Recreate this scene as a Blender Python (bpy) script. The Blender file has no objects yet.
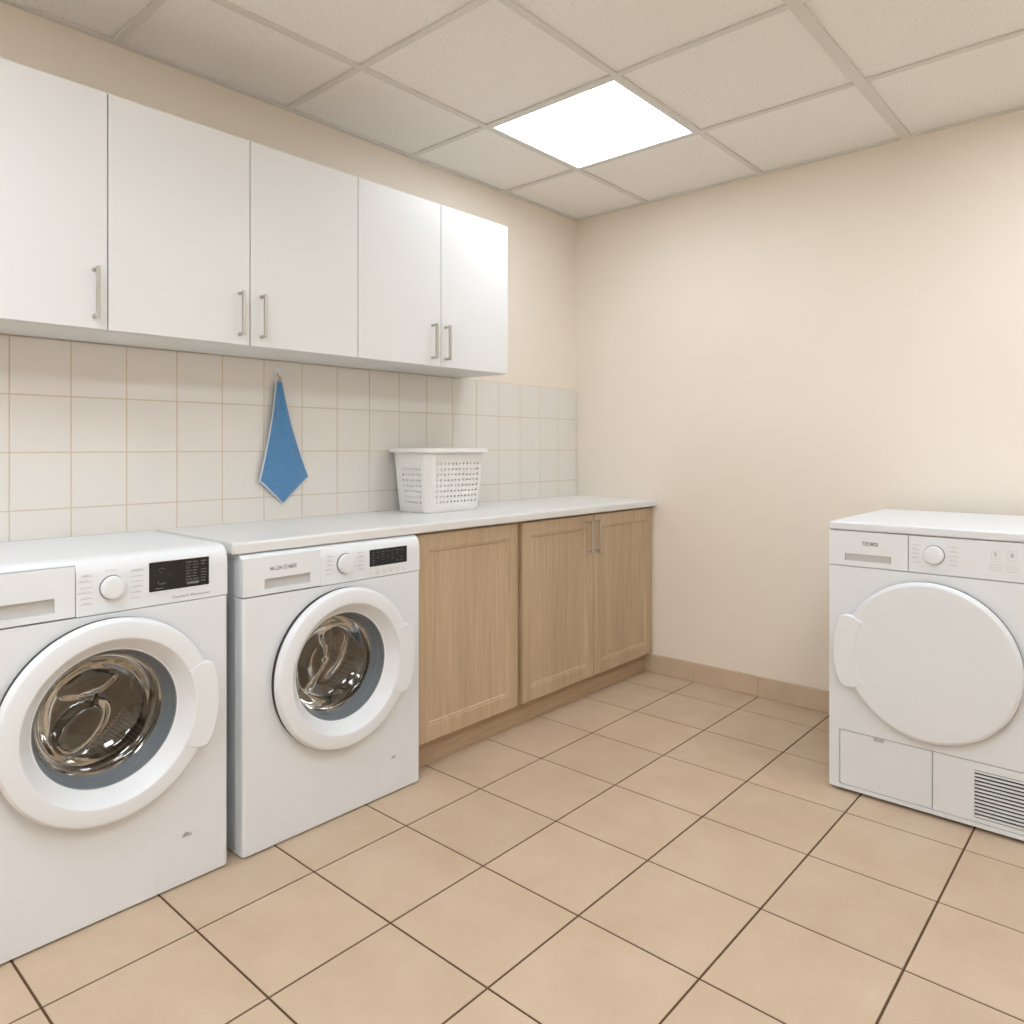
import bpy, bmesh, math, random
from mathutils import Vector, Matrix
random.seed(7)
PI = math.pi
SC = bpy.context.scene
COL = SC.collection

# ------------------------------------------------------------------ materials
def srgb(r, g, b):
    f = lambda c: (c / 255) / 12.92 if c / 255 <= .04045 else ((c / 255 + .055) / 1.055) ** 2.4
    return (f(r), f(g), f(b), 1)

class NT:
    def __init__(s, name):
        s.m = bpy.data.materials.new(name); s.m.use_nodes = True
        s.t = s.m.node_tree; s.t.nodes.clear()
        s.out = s.t.nodes.new('ShaderNodeOutputMaterial')
    def n(s, kind, **kw):
        x = s.t.nodes.new(kind)
        for k, v in kw.items():
            if k.startswith('i_'): x.inputs[k[2:].replace('_', ' ')].default_value = v
            else: setattr(x, k, v)
        return x
    def l(s, a, b): s.t.links.new(a, b)

def plain(name, col, rough=.45, metal=0., coat=0., spec=.5, bump=0., bscale=200., var=0., vscale=4., stretch=None, bdist=.001):
    k = NT(name)
    p = k.n('ShaderNodeBsdfPrincipled')
    p.inputs['Base Color'].default_value = col
    p.inputs['Roughness'].default_value = rough
    p.inputs['Metallic'].default_value = metal
    p.inputs['Coat Weight'].default_value = coat
    p.inputs['Specular IOR Level'].default_value = spec
    tc = k.n('ShaderNodeTexCoord')
    mp = k.n('ShaderNodeMapping')
    if stretch: mp.inputs['Scale'].default_value = stretch
    k.l(tc.outputs['Object'], mp.inputs['Vector'])
    if var:
        nz = k.n('ShaderNodeTexNoise'); nz.inputs['Scale'].default_value = vscale; nz.inputs['Detail'].default_value = 5
        k.l(mp.outputs[0], nz.inputs['Vector'])
        mr = k.n('ShaderNodeMapRange'); mr.inputs['From Min'].default_value = .3; mr.inputs['From Max'].default_value = .7
        mr.inputs['To Min'].default_value = 1 - var; mr.inputs['To Max'].default_value = 1 + var
        k.l(nz.outputs['Fac'], mr.inputs['Value'])
        mx = k.n('ShaderNodeVectorMath', operation='SCALE'); mx.inputs[0].default_value = col[:3]
        k.l(mr.outputs[0], mx.inputs['Scale']); k.l(mx.outputs[0], p.inputs['Base Color'])
    if bump:
        nb = k.n('ShaderNodeTexNoise'); nb.inputs['Scale'].default_value = bscale; nb.inputs['Detail'].default_value = 3
        k.l(mp.outputs[0], nb.inputs['Vector'])
        bp = k.n('ShaderNodeBump'); bp.inputs['Strength'].default_value = bump; bp.inputs['Distance'].default_value = bdist
        k.l(nb.outputs['Fac'], bp.inputs['Height']); k.l(bp.outputs[0], p.inputs['Normal'])
    k.l(p.outputs[0], k.out.inputs[0])
    return k.m

M = {}
M['wall'] = plain('wall_paint', (.87, .78, .67, 1), .8, bump=.15, bscale=90, var=.012, vscale=2)
M['floor'] = None
M['grout'] = plain('floor_grout', srgb(88, 64, 44), .9)
M['tgrout'] = plain('wall_tile_grout', srgb(214, 198, 174), .85)
M['wtile'] = plain('wall_tile_glaze', (.795, .755, .70, 1), .28, bump=.05, bscale=14, var=.015, vscale=5)
M['white'] = plain('white_enamel', (.80, .815, .835, 1), .34, var=.006)
M['whitep'] = plain('white_plastic', (.82, .835, .855, 1), .4)
M['whitef'] = plain('white_melamine', (.80, .795, .785, 1), .38, var=.006, vscale=3)
M['counter'] = plain('white_laminate', (.80, .785, .765, 1), .32, var=.008, vscale=6)
M['sidegrey'] = plain('grey_side', (.62, .65, .67, 1), .45, metal=.0)
M['steel'] = plain('brushed_nickel', (.55, .52, .47, 1), .38, metal=.9)
M['drum'] = None
M['chrome'] = plain('polished_steel', (.8, .78, .74, 1), .14, metal=1.)
M['black'] = plain('display_black', (.012, .012, .012, 1), .16)
M['dark'] = plain('dark_rubber', (.03, .03, .032, 1), .6)
M['gasket'] = plain('grey_gasket', (.175, .198, .218, 1), .26)
M['mark'] = plain('grey_print', (.30, .28, .27, 1), .6)
M['markl'] = plain('light_grey_print', (.50, .48, .46, 1), .6)
M['dispmark'] = plain('display_ink', (.20, .20, .20, 1), .5)
M['slot'] = plain('grey_recess_plastic', (.60, .585, .56, 1), .5)
M['tbar'] = plain('ceiling_grid_metal', (.74, .71, .66, 1), .5)
M['bwhite'] = plain('basket_plastic', (.84, .82, .79, 1), .36)
M['base'] = plain('skirting_ceramic', srgb(205, 182, 156), .5, var=.07, vscale=9, bump=.1, bscale=60)
M['hem'] = plain('hem_thread', srgb(214, 222, 228), .9, bump=.4, bscale=700)
M['cutout'] = plain('dark_void', (.015, .014, .013, 1), .8)

# floor ceramic, mottled with a colour of its own per tile
def mk_floor():
    k = NT('floor_ceramic'); p = k.n('ShaderNodeBsdfPrincipled')
    tc = k.n('ShaderNodeTexCoord')
    n1 = k.n('ShaderNodeTexNoise'); n1.inputs['Scale'].default_value = 5; n1.inputs['Detail'].default_value = 8; n1.inputs['Roughness'].default_value = .62
    n2 = k.n('ShaderNodeTexNoise'); n2.inputs['Scale'].default_value = 240; n2.inputs['Detail'].default_value = 2
    k.l(tc.outputs['Object'], n1.inputs['Vector']); k.l(tc.outputs['Object'], n2.inputs['Vector'])
    r = k.n('ShaderNodeValToRGB')
    r.color_ramp.elements[0].position = .3; r.color_ramp.elements[0].color = (.54, .395, .27, 1)
    r.color_ramp.elements[1].position = .7; r.color_ramp.elements[1].color = (.615, .47, .34, 1)
    k.l(n1.outputs['Fac'], r.inputs['Fac'])
    mr = k.n('ShaderNodeMapRange'); mr.inputs['To Min'].default_value = .93; mr.inputs['To Max'].default_value = 1.07
    k.l(n2.outputs['Fac'], mr.inputs['Value'])
    mx = k.n('ShaderNodeVectorMath', operation='SCALE'); k.l(r.outputs[0], mx.inputs[0]); k.l(mr.outputs[0], mx.inputs['Scale'])
    at = k.n('ShaderNodeAttribute', attribute_name='tile_tone')
    m2 = k.n('ShaderNodeVectorMath', operation='SCALE'); k.l(mx.outputs[0], m2.inputs[0]); k.l(at.outputs['Fac'], m2.inputs['Scale'])
    k.l(m2.outputs[0], p.inputs['Base Color'])
    p.inputs['Roughness'].default_value = .5; p.inputs['Specular IOR Level'].default_value = .4
    b = k.n('ShaderNodeBump'); b.inputs['Strength'].default_value = .12; b.inputs['Distance'].default_value = .001
    k.l(n2.outputs['Fac'], b.inputs['Height']); k.l(b.outputs[0], p.inputs['Normal'])
    k.l(p.outputs[0], k.out.inputs[0]); return k.m
M['floor'] = mk_floor()

def mk_ceil():
    k = NT('mineral_fibre_tile'); p = k.n('ShaderNodeBsdfPrincipled'); tc = k.n('ShaderNodeTexCoord')
    v = k.n('ShaderNodeTexVoronoi'); v.inputs['Scale'].default_value = 75; v.inputs['Randomness'].default_value = 1
    n = k.n('ShaderNodeTexNoise'); n.inputs['Scale'].default_value = 130; n.inputs['Detail'].default_value = 3
    k.l(tc.outputs['Object'], v.inputs['Vector']); k.l(tc.outputs['Object'], n.inputs['Vector'])
    r = k.n('ShaderNodeValToRGB'); r.color_ramp.elements[0].position = .06; r.color_ramp.elements[0].color = (.60, .53, .45, 1)
    r.color_ramp.elements[1].position = .15; r.color_ramp.elements[1].color = (.91, .88, .835, 1)
    k.l(v.outputs['Distance'], r.inputs['Fac'])
    mr = k.n('ShaderNodeMapRange'); mr.inputs['To Min'].default_value = .88; mr.inputs['To Max'].default_value = 1.12
    k.l(n.outputs['Fac'], mr.inputs['Value'])
    mx = k.n('ShaderNodeVectorMath', operation='SCALE'); k.l(r.outputs[0], mx.inputs[0]); k.l(mr.outputs[0], mx.inputs['Scale'])
    k.l(mx.outputs[0], p.inputs['Base Color']); p.inputs['Roughness'].default_value = .9
    b = k.n('ShaderNodeBump'); b.inputs['Strength'].default_value = .3; b.inputs['Distance'].default_value = .002
    k.l(n.outputs['Fac'], b.inputs['Height']); k.l(b.outputs[0], p.inputs['Normal'])
    k.l(p.outputs[0], k.out.inputs[0]); return k.m
M['ceil'] = mk_ceil()

def mk_wood(name, a, b_, horiz=False):
    k = NT(name); p = k.n('ShaderNodeBsdfPrincipled'); tc = k.n('ShaderNodeTexCoord')
    mp = k.n('ShaderNodeMapping'); mp.inputs['Scale'].default_value = (60, 4, 60) if horiz else (60, 60, 2.2)
    k.l(tc.outputs['Object'], mp.inputs['Vector'])
    n = k.n('ShaderNodeTexNoise'); n.inputs['Scale'].default_value = 1.4; n.inputs['Detail'].default_value = 9; n.inputs['Roughness'].default_value = .65; n.inputs['Distortion'].default_value = .3
    k.l(mp.outputs[0], n.inputs['Vector'])
    mp2 = k.n('ShaderNodeMapping'); mp2.inputs['Scale'].default_value = (9, 1, 9) if horiz else (9, 9, .7)
    k.l(tc.outputs['Object'], mp2.inputs['Vector'])
    n2 = k.n('ShaderNodeTexNoise'); n2.inputs['Scale'].default_value = 1.; n2.inputs['Detail'].default_value = 4; k.l(mp2.outputs[0], n2.inputs['Vector'])
    mm = k.n('ShaderNodeMath', operation='MULTIPLY_ADD'); mm.inputs[1].default_value = .45
    k.l(n2.outputs['Fac'], mm.inputs[0])
    m3 = k.n('ShaderNodeMath', operation='MULTIPLY'); m3.inputs[1].default_value = .55; k.l(n.outputs['Fac'], m3.inputs[0]); k.l(m3.outputs[0], mm.inputs[2])
    r = k.n('ShaderNodeValToRGB'); r.color_ramp.elements[0].position = .36; r.color_ramp.elements[0].color = a
    r.color_ramp.elements[1].position = .64; r.color_ramp.elements[1].color = b_
    k.l(mm.outputs[0], r.inputs['Fac']); k.l(r.outputs[0], p.inputs['Base Color']); p.inputs['Roughness'].default_value = .5
    b = k.n('ShaderNodeBump'); b.inputs['Strength'].default_value = .12; b.inputs['Distance'].default_value = .001
    k.l(n.outputs['Fac'], b.inputs['Height']); k.l(b.outputs[0], p.inputs['Normal'])
    k.l(p.outputs[0], k.out.inputs[0]); return k.m
M['wood'] = mk_wood('light_oak', (.46, .325, .20, 1), (.63, .475, .32, 1))
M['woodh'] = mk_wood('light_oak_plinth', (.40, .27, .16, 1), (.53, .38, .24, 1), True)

def mk_drum():
    k = NT('perforated_steel'); p = k.n('ShaderNodeBsdfPrincipled'); tc = k.n('ShaderNodeTexCoord')
    v = k.n('ShaderNodeTexVoronoi'); v.inputs['Scale'].default_value = 130; v.inputs['Randomness'].default_value = .15
    k.l(tc.outputs['Object'], v.inputs['Vector'])
    r = k.n('ShaderNodeValToRGB'); r.color_ramp.elements[0].position = .28; r.color_ramp.elements[0].color = (.03, .027, .024, 1)
    r.color_ramp.elements[1].position = .36; r.color_ramp.elements[1].color = (.60, .55, .48, 1)
    k.l(v.outputs['Distance'], r.inputs['Fac']); k.l(r.outputs[0], p.inputs['Base Color'])
    p.inputs['Metallic'].default_value = .8; p.inputs['Roughness'].default_value = .32
    k.l(p.outputs[0], k.out.inputs[0]); return k.m
M['drum'] = mk_drum()
M['lifter'] = plain('satin_steel', (.50, .45, .39, 1), .25, metal=.85)

def mk_glass():
    k = NT('door_glass'); tr = k.n('ShaderNodeBsdfTransparent'); tr.inputs[0].default_value = (.36, .34, .315, 1)
    gl = k.n('ShaderNodeBsdfGlossy'); gl.inputs['Color'].default_value = (.9, .86, .8, 1); gl.inputs['Roughness'].default_value = .07
    lw = k.n('ShaderNodeLayerWeight'); lw.inputs['Blend'].default_value = .35
    mr = k.n('ShaderNodeMapRange'); mr.inputs['To Min'].default_value = .085; mr.inputs['To Max'].default_value = .75
    k.l(lw.outputs['Fresnel'], mr.inputs['Value'])
    mx = k.n('ShaderNodeMixShader'); k.l(mr.outputs[0], mx.inputs[0]); k.l(tr.outputs[0], mx.inputs[1]); k.l(gl.outputs[0], mx.inputs[2])
    k.l(mx.outputs[0], k.out.inputs[0]); return k.m
M['glass'] = mk_glass()

def mk_towel():
    k = NT('blue_terry'); p = k.n('ShaderNodeBsdfPrincipled'); tc = k.n('ShaderNodeTexCoord')
    v = k.n('ShaderNodeTexVoronoi'); v.inputs['Scale'].default_value = 260
    n = k.n('ShaderNodeTexNoise'); n.inputs['Scale'].default_value = 120; n.inputs['Detail'].default_value = 4
    w = k.n('ShaderNodeTexWave'); w.inputs['Scale'].default_value = 60; w.inputs['Distortion'].default_value = 1.5
    mp = k.n('ShaderNodeMapping'); mp.inputs['Rotation'].default_value = (.8, 0, 0)
    k.l(tc.outputs['Object'], mp.inputs['Vector'])
    for q in (v, n): k.l(tc.outputs['Object'], q.inputs['Vector'])
    w.bands_direction = 'Z'; k.l(mp.outputs[0], w.inputs['Vector'])
    a = k.n('ShaderNodeMath', operation='ADD'); k.l(n.outputs['Fac'], a.inputs[0]); k.l(w.outputs['Fac'], a.inputs[1])
    r = k.n('ShaderNodeValToRGB'); r.color_ramp.elements[0].position = .35; r.color_ramp.elements[0].color = (.066, .205, .43, 1)
    r.color_ramp.elements[1].position = 1.; r.color_ramp.elements[1].color = (.15, .37, .64, 1)
    m = k.n('ShaderNodeMath', operation='MULTIPLY'); m.inputs[1].default_value = .6; k.l(a.outputs[0], m.inputs[0])
    k.l(m.outputs[0], r.inputs['Fac']); k.l(r.outputs[0], p.inputs['Base Color']); p.inputs['Roughness'].default_value = .95
    p.inputs['Sheen Weight'].default_value = .3
    b = k.n('ShaderNodeBump'); b.inputs['Strength'].default_value = .8; b.inputs['Distance'].default_value = .003
    k.l(v.outputs['Distance'], b.inputs['Height']); k.l(b.outputs[0], p.inputs['Normal'])
    k.l(p.outputs[0], k.out.inputs[0]); return k.m
M['towel'] = mk_towel()

def mk_lamp(LAMP, name):
    k = NT(name); e = k.n('ShaderNodeEmission'); e.inputs['Strength'].default_value = LAMP
    tc = k.n('ShaderNodeTexCoord'); w = k.n('ShaderNodeTexWave'); w.inputs['Scale'].default_value = 2.2; w.bands_direction = 'Y'
    k.l(tc.outputs['Object'], w.inputs['Vector'])
    r = k.n('ShaderNodeValToRGB'); r.color_ramp.elements[0].color = (.80, .885, .975, 1); r.color_ramp.elements[1].color = (.82, .91, 1, 1)
    k.l(w.outputs['Fac'], r.inputs['Fac']); k.l(r.outputs[0], e.inputs['Color'])
    k.l(e.outputs[0], k.out.inputs[0]); return k.m
M['lamp'] = mk_lamp(6.8, 'light_diffuser_dim')
M['fill_lamp'] = mk_lamp(12.0, 'fill_diffuser')  # stronger glow, only for the added out-of-view fill panels

# ------------------------------------------------------------------ mesh helpers
def link(name, bm, mat, parent=None, loc=None, smooth=35):
    bmesh.ops.recalc_face_normals(bm, faces=bm.faces)
    me = bpy.data.meshes.new(name); bm.to_mesh(me); bm.free()
    mats = mat if isinstance(mat, (list, tuple)) else [mat]
    for m in mats: me.materials.append(m)
    if smooth is not None:
        for p in me.polygons: p.use_smooth = True
        me.set_sharp_from_angle(angle=math.radians(smooth))
    o = bpy.data.objects.new(name, me); COL.objects.link(o)
    if parent: o.parent = parent
    if loc: o.location = loc
    return o

def tag(o, label=None, cat=None, group=None, kind=None):
    if label: o['label'] = label
    if cat: o['category'] = cat
    if group: o['group'] = group
    if kind: o['kind'] = kind
    return o

def empty(name, loc, rz=0, **kw):
    e = bpy.data.objects.new(name, None); COL.objects.link(e)
    e.location = loc; e.rotation_euler = (0, 0, rz); e.empty_display_size = .1
    return tag(e, **kw)

def BM(): return bmesh.new()

def box(bm, x0, x1, y0, y1, z0, z1, bev=0., seg=2):
    r = bmesh.ops.create_cube(bm, size=1)
    vs = r['verts']
    for v in vs:
        v.co = Vector(((x0 + x1) / 2 + v.co.x * (x1 - x0), (y0 + y1) / 2 + v.co.y * (y1 - y0), (z0 + z1) / 2 + v.co.z * (z1 - z0)))
    if bev:
        es = list({e for v in vs for e in v.link_edges})
        bmesh.ops.bevel(bm, geom=es, offset=bev, segments=seg, affect='EDGES', profile=.6)
    return bm

def bodybox(bm, x0, x1, y0, y1, z0, z1, rv=.014, rs=.003):
    """box with soft vertical edges and small radii on the others"""
    r = bmesh.ops.create_cube(bm, size=1); vs = r['verts']
    for v in vs:
        v.co = Vector(((x0 + x1) / 2 + v.co.x * (x1 - x0), (y0 + y1) / 2 + v.co.y * (y1 - y0), (z0 + z1) / 2 + v.co.z * (z1 - z0)))
    es = [e for e in {e for v in vs for e in v.link_edges} if abs(e.verts[0].co.z - e.verts[1].co.z) > 1e-4]
    bmesh.ops.bevel(bm, geom=es, offset=rv, segments=4, affect='EDGES', profile=.5)
    es = [e for e in bm.edges if e.is_manifold and len(e.link_faces) == 2 and e.link_faces[0].normal.angle(e.link_faces[1].normal, 0) > 1.2
          and abs(e.verts[0].co.z - e.verts[1].co.z) < 1e-5 and min(abs(e.verts[0].co.z - z0), abs(e.verts[0].co.z - z1)) < 1e-5]
    bmesh.ops.bevel(bm, geom=es, offset=rs, segments=2, affect='EDGES', profile=.5)
    return bm

def poly_prism(bm, pts, axis, a, b, bev=0., seg=2):
    """pts: 2D outline; extruded along axis ('x','y','z') from a to b"""
    def P(p, t):
        return {'x': (t, p[0], p[1]), 'y': (p[0], t, p[1]), 'z': (p[0], p[1], t)}[axis]
    A = [bm.verts.new(P(p, a)) for p in pts]; B = [bm.verts.new(P(p, b)) for p in pts]
    fs = [bm.faces.new(A), bm.faces.new(B[::-1])]
    n = len(pts)
    for i in range(n): fs.append(bm.faces.new((A[i], A[(i + 1) % n], B[(i + 1) % n], B[i])))
    bmesh.ops.recalc_face_normals(bm, faces=fs)
    if bev:
        es = [e for e in {e for f in fs[:2] for e in f.edges}]
        bmesh.ops.bevel(bm, geom=es, offset=bev, segments=seg, affect='EDGES', profile=.5)
    return bm

def rrect(x0, x1, z0, z1, r, n=5):
    pts = []
    for cx, cz, a0 in ((x1 - r, z1 - r, 0), (x0 + r, z1 - r, 90), (x0 + r, z0 + r, 180), (x1 - r, z0 + r, 270)):
        for i in range(n + 1):
            a = math.radians(a0 + 90 * i / n); pts.append((cx + r * math.cos(a), cz + r * math.sin(a)))
    return pts

def lathe_y(bm, a0, z0, F, prof, seg=112, close=False):
    """turned about the machine's front axis; prof = (radius, out) and out is towards -Y from the plane y = F"""
    rings = []
    for r, o in prof:
        if r < 1e-6: rings.append([bm.verts.new((a0, F - o, z0))])
        else: rings.append([bm.verts.new((a0 + r * math.cos(2 * PI * i / seg), F - o, z0 + r * math.sin(2 * PI * i / seg))) for i in range(seg)])
    pairs = list(zip(rings, rings[1:])) + ([(rings[-1], rings[0])] if close else [])
    for A, B in pairs:
        for i in range(seg):
            j = (i + 1) % seg
            if len(A) == 1: bm.faces.new((A[0], B[i], B[j]))
            elif len(B) == 1: bm.faces.new((A[i], A[j], B[0]))
            else: bm.faces.new((A[i], A[j], B[j], B[i]))
    return bm

def tube(bm, pts, r, seg=8, closed=False, cap=True):
    P = [Vector(p) for p in pts]; n = len(P); rings = []
    up = Vector((.3, .2, 1)).normalized()
    for i, p in enumerate(P):
        a = P[(i - 1) % n] if (closed or i) else p; b = P[(i + 1) % n] if (closed or i < n - 1) else p
        d = (b - a).normalized(); u = d.cross(up)
        if u.length < 1e-3: u = d.cross(Vector((1, 0, 0)))
        u.normalize(); w = d.cross(u)
        rings.append([bm.verts.new(p + u * r * math.cos(2 * PI * k / seg) + w * r * math.sin(2 * PI * k / seg)) for k in range(seg)])
    for i in range(n if closed else n - 1):
        A, B = rings[i], rings[(i + 1) % n]
        for k in range(seg): bm.faces.new((A[k], A[(k + 1) % seg], B[(k + 1) % seg], B[k]))
    if cap and not closed: bm.faces.new(rings[0]); bm.faces.new(rings[-1][::-1])
    return bm

def cyl_z(bm, x, y, z0, z1, r, seg=24):
    return tube(bm, [(x, y, z0), (x, y, z1)], r, seg)

def cut(o, tools):
    """boolean difference, applied"""
    for bmt in tools:
        bmesh.ops.recalc_face_normals(bmt, faces=bmt.faces)
        me = bpy.data.meshes.new('t'); bmt.to_mesh(me); bmt.free(); t = bpy.data.objects.new('t', me); COL.objects.link(t)
        if o.parent: t.parent = o.parent
        md = o.modifiers.new('b', 'BOOLEAN'); md.object = t; md.operation = 'DIFFERENCE'; md.solver = 'EXACT'
        dg = bpy.context.evaluated_depsgraph_get(); dg.update()
        new = bpy.data.meshes.new_from_object(o.evaluated_get(dg))
        o.modifiers.clear(); old = o.data; o.data = new; new.name = o.name
        bpy.data.meshes.remove(old); bpy.data.objects.remove(t); bpy.data.meshes.remove(me)
        for p in o.data.polygons: p.use_smooth = True
        o.data.set_sharp_from_angle(angle=math.radians(30))
    return o

def lettering(name, s, size, a, z, F, out, mat, parent, stretch=1., align='CENTER', bold=0.):
    cu = bpy.data.curves.new('t', 'FONT'); cu.body = s; cu.size = size; cu.align_x = align; cu.align_y = 'CENTER'; cu.extrude = .0002; cu.offset = bold; cu.resolution_u = 3
    t = bpy.data.objects.new('t', cu); COL.objects.link(t)
    dg = bpy.context.evaluated_depsgraph_get(); dg.update()
    me = bpy.data.meshes.new_from_object(t.evaluated_get(dg)); bpy.data.objects.remove(t); bpy.data.curves.remove(cu)
    for v in me.vertices: v.co = Vector((a + v.co.x * stretch, F - out - v.co.z, z + v.co.y))
    me.materials.clear(); me.materials.append(mat)
    o = bpy.data.objects.new(name, me); COL.objects.link(o); o.parent = parent
    return o

def strokes(bm, rects, F, out, th=.0004):
    for a0, a1, z0, z1 in rects: box(bm, a0, a1, F - out - th, F - out + .0004, z0, z1)
    return bm

def outline(bm, pts, F, out, w=.0009, th=.0004):
    tube(bm, [(p[0], F - out, p[1]) for p in pts], w, 4, closed=True)
    return bm

# ------------------------------------------------------------------ room
H = 2.461
RX, RY = 3.62, -5.35
T = .3319; OX, OY = .7366, -.2213
XS = [OX + T * k for k in range(-3, 10)]; YS = [OY - T * k for k in range(-1, 17)]
fb = BM()
lay = fb.loops.layers.float_color.new('tile_tone')
g = .0028
def clampx(v): return max(0.001, min(RX - .001, v))
def clampy(v): return max(RY + .001, min(-.001, v))
for i in range(len(XS) - 1):
    for j in range(len(YS) - 1):
        x0, x1, y0, y1 = clampx(XS[i] + g), clampx(XS[i + 1] - g), clampy(YS[j + 1] + g), clampy(YS[j] - g)
        if x1 - x0 < .01 or y1 - y0 < .01: continue
        t = 1 + random.uniform(-.035, .035); n0 = len(fb.faces)
        bv = .0009
        lo = [fb.verts.new(c) for c in ((x0, y0, -.0022), (x1, y0, -.0022), (x1, y1, -.0022), (x0, y1, -.0022))]
        mi = [fb.verts.new(c) for c in ((x0, y0, -bv), (x1, y0, -bv), (x1, y1, -bv), (x0, y1, -bv))]
        hi = [fb.verts.new(c) for c in ((x0 + bv, y0 + bv, 0), (x1 - bv, y0 + bv, 0), (x1 - bv, y1 - bv, 0), (x0 + bv, y1 - bv, 0))]
        fs = [fb.faces.new(hi)]
        for k in range(4):
            q = (k + 1) % 4
            fs.append(fb.faces.new((lo[k], lo[q], mi[q], mi[k]))); fs.append(fb.faces.new((mi[k], mi[q], hi[q], hi[k])))
        for f in fs:
            for lp in f.loops: lp[lay] = (t, t, t, 1)
n0 = len(fb.faces)
box(fb, 0, RX, RY, 0, -.06, -.0018)
fb.faces.ensure_lookup_table()
for f in fb.faces[n0:]: f.material_index = 1
fo = link('floor', fb, [M['floor'], M['grout']], smooth=None); tag(fo, 'beige square ceramic floor tiles with dark brown joints', 'floor', kind='structure')

for nm, b, lb in (('wall_left', (-.12, 0, RY - .12, .12, -.06, H + .15), 'beige painted wall behind the cabinets and counter'),
                  ('wall_back', (0, RX, 0, .12, -.06, H + .15), 'plain beige painted wall behind the dryer'),
                  ('wall_right', (RX, RX + .12, RY - .12, .12, -.06, H + .15), 'beige painted side wall past the dryer'),
                  ('wall_front', (0, RX, RY - .12, RY, -.06, H + .15), 'beige painted wall facing the dryer across the room')):
    tag(link(nm, box(BM(), *b), M['wall'], smooth=None), lb, 'wall', kind='structure')

# tiled splashback on the left wall
PY, PZ = .1610, .170
sp = BM(); gy = .0009
ys = [-.174 - PY * k for k in range(-2, 22)]; zs = [1.503 - PZ * k for k in range(0, 5)]
for a, b in zip(ys, ys[1:]):
    for c, d in zip(zs, zs[1:]):
        y0, y1, z0, z1 = b + gy, min(a - gy, -.002), d + gy, c - gy
        if y1 - y0 < .01 or y0 < -3.6: continue
        lo = [sp.verts.new(q) for q in ((.002, y0, z0), (.002, y1, z0), (.002, y1, z1), (.002, y0, z1))]
        e = .0012
        hi = [sp.verts.new(q) for q in ((.0052, y0 + e, z0 + e), (.0052, y1 - e, z0 + e), (.0052, y1 - e, z1 - e), (.0052, y0 + e, z1 - e))]
        sp.faces.new(hi)
        for k in range(4): sp.faces.new((lo[k], lo[(k + 1) % 4], hi[(k + 1) % 4], hi[k]))
n0 = len(sp.faces); box(sp, .0002, .0042, -3.61, -.0005, .82, 1.503); sp.faces.ensure_lookup_table()
for f in sp.faces[n0:]: f.material_index = 1
tag(link('wall_left_tiles', sp, [M['wtile'], M['tgrout']], smooth=None), 'off-white square wall tiles with beige joints above the counter', 'wall tiles', kind='structure')

# skirting of floor tile along the back wall
def skirt(name, x0, x1, axis, label):
    b = BM()
    edges = [v for v in XS if x0 < v < x1] if axis == 'x' else [v for v in YS if x0 < v < x1]
    pts = sorted([x0] + edges + [x1])
    for a, c in zip(pts, pts[1:]):
        if axis == 'x': box(b, a + .0022, c - .0022, -.0105, -.0005, .0006, .097, .0012, 1)
        else: box(b, RX - .0105, RX - .0005, a + .001, c - .001, .0006, .097, .0012, 1)
    n0 = len(b.faces)
    if axis == 'x': box(b, x0, x1, -.0085, -.0003, .0006, .0955)
    else: box(b, RX - .0085, RX - .0003, x0, x1, .0006, .0955)
    b.faces.ensure_lookup_table()
    for f in b.faces[n0:]: f.material_index = 1
    tag(link(name, b, [M['base'], M['grout']], smooth=None), label, 'skirting', kind='structure')
skirt('baseboard_back', .44, RX - .012, 'x', 'beige ceramic skirting tiles along the back wall')
skirt('baseboard_right', RY + .01, -.012, 'y', 'beige ceramic skirting tiles along the side wall')

# suspended ceiling
CX = [.4664 + .6179 * k for k in range(0, 6)]; CY = [-.6222 - .6145 * k for k in range(0, 8)]
LX0, LX1, LY0, LY1 = CX[0], CX[1], CY[1], CY[0]
tag(link('ceiling', box(BM(), 0, RX, RY, 0, H + .008, H + .15), M['ceil'], smooth=None), 'suspended ceiling of speckled mineral fibre tiles', 'ceiling', kind='structure')
cg = BM()
for k, x in enumerate(CX):
    if x < RX: w = .020 if k == 2 else .0125; box(cg, x - w, x + w, RY, 0, H - (.001 if k == 2 else 0), H + .0078, .0006, 1)
for y in CY:
    if y > RY: box(cg, 0, RX, y - .012, y + .012, H + .0003, H + .0078, .0006, 1)
box(cg, .0003, .022, RY, 0, H - .0008, H + .0078, .0006, 1); box(cg, 0, RX, -.014, -.0003, H - .0006, H + .0078, .0006, 1)
box(cg, RX - .022, RX, RY, 0, H - .0008, H + .0078); box(cg, 0, RX, RY, RY + .022, H - .0006, H + .0078)
tag(link('ceiling_grid', cg, M['tbar'], smooth=None), 'grey metal grid holding the ceiling tiles', 'ceiling grid', kind='structure')

def light(ix, iy, label, mat='fill_lamp'):
    x0, x1, y1, y0 = CX[ix] + .0128, CX[ix + 1] - .0128, CY[iy] - .0123, CY[iy + 1] + .0123
    r = empty('ceiling_light', ((x0 + x1) / 2, (y0 + y1) / 2, H), label=label, cat='ceiling light', group='ceiling light panels')
    hx, hy = (x1 - x0) / 2, (y1 - y0) / 2
    f = BM()
    for b in ((-hx, hx, -hy, -hy + .010), (-hx, hx, hy - .010, hy), (-hx, -hx + .010, -hy + .010, hy - .010), (hx - .010, hx, -hy + .010, hy - .010)):
        box(f, *b, -.001, .0075, .0008, 1)
    link('frame', f, M['whitep'], r, smooth=None)
    link('diffuser', box(BM(), -hx + .0102, hx - .0102, -hy + .0102, hy - .0102, .0015, .0072), M[mat], r, smooth=None)
    return r
light(0, 0, 'square glowing white light panel in the ceiling near the corner', 'lamp')
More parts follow.
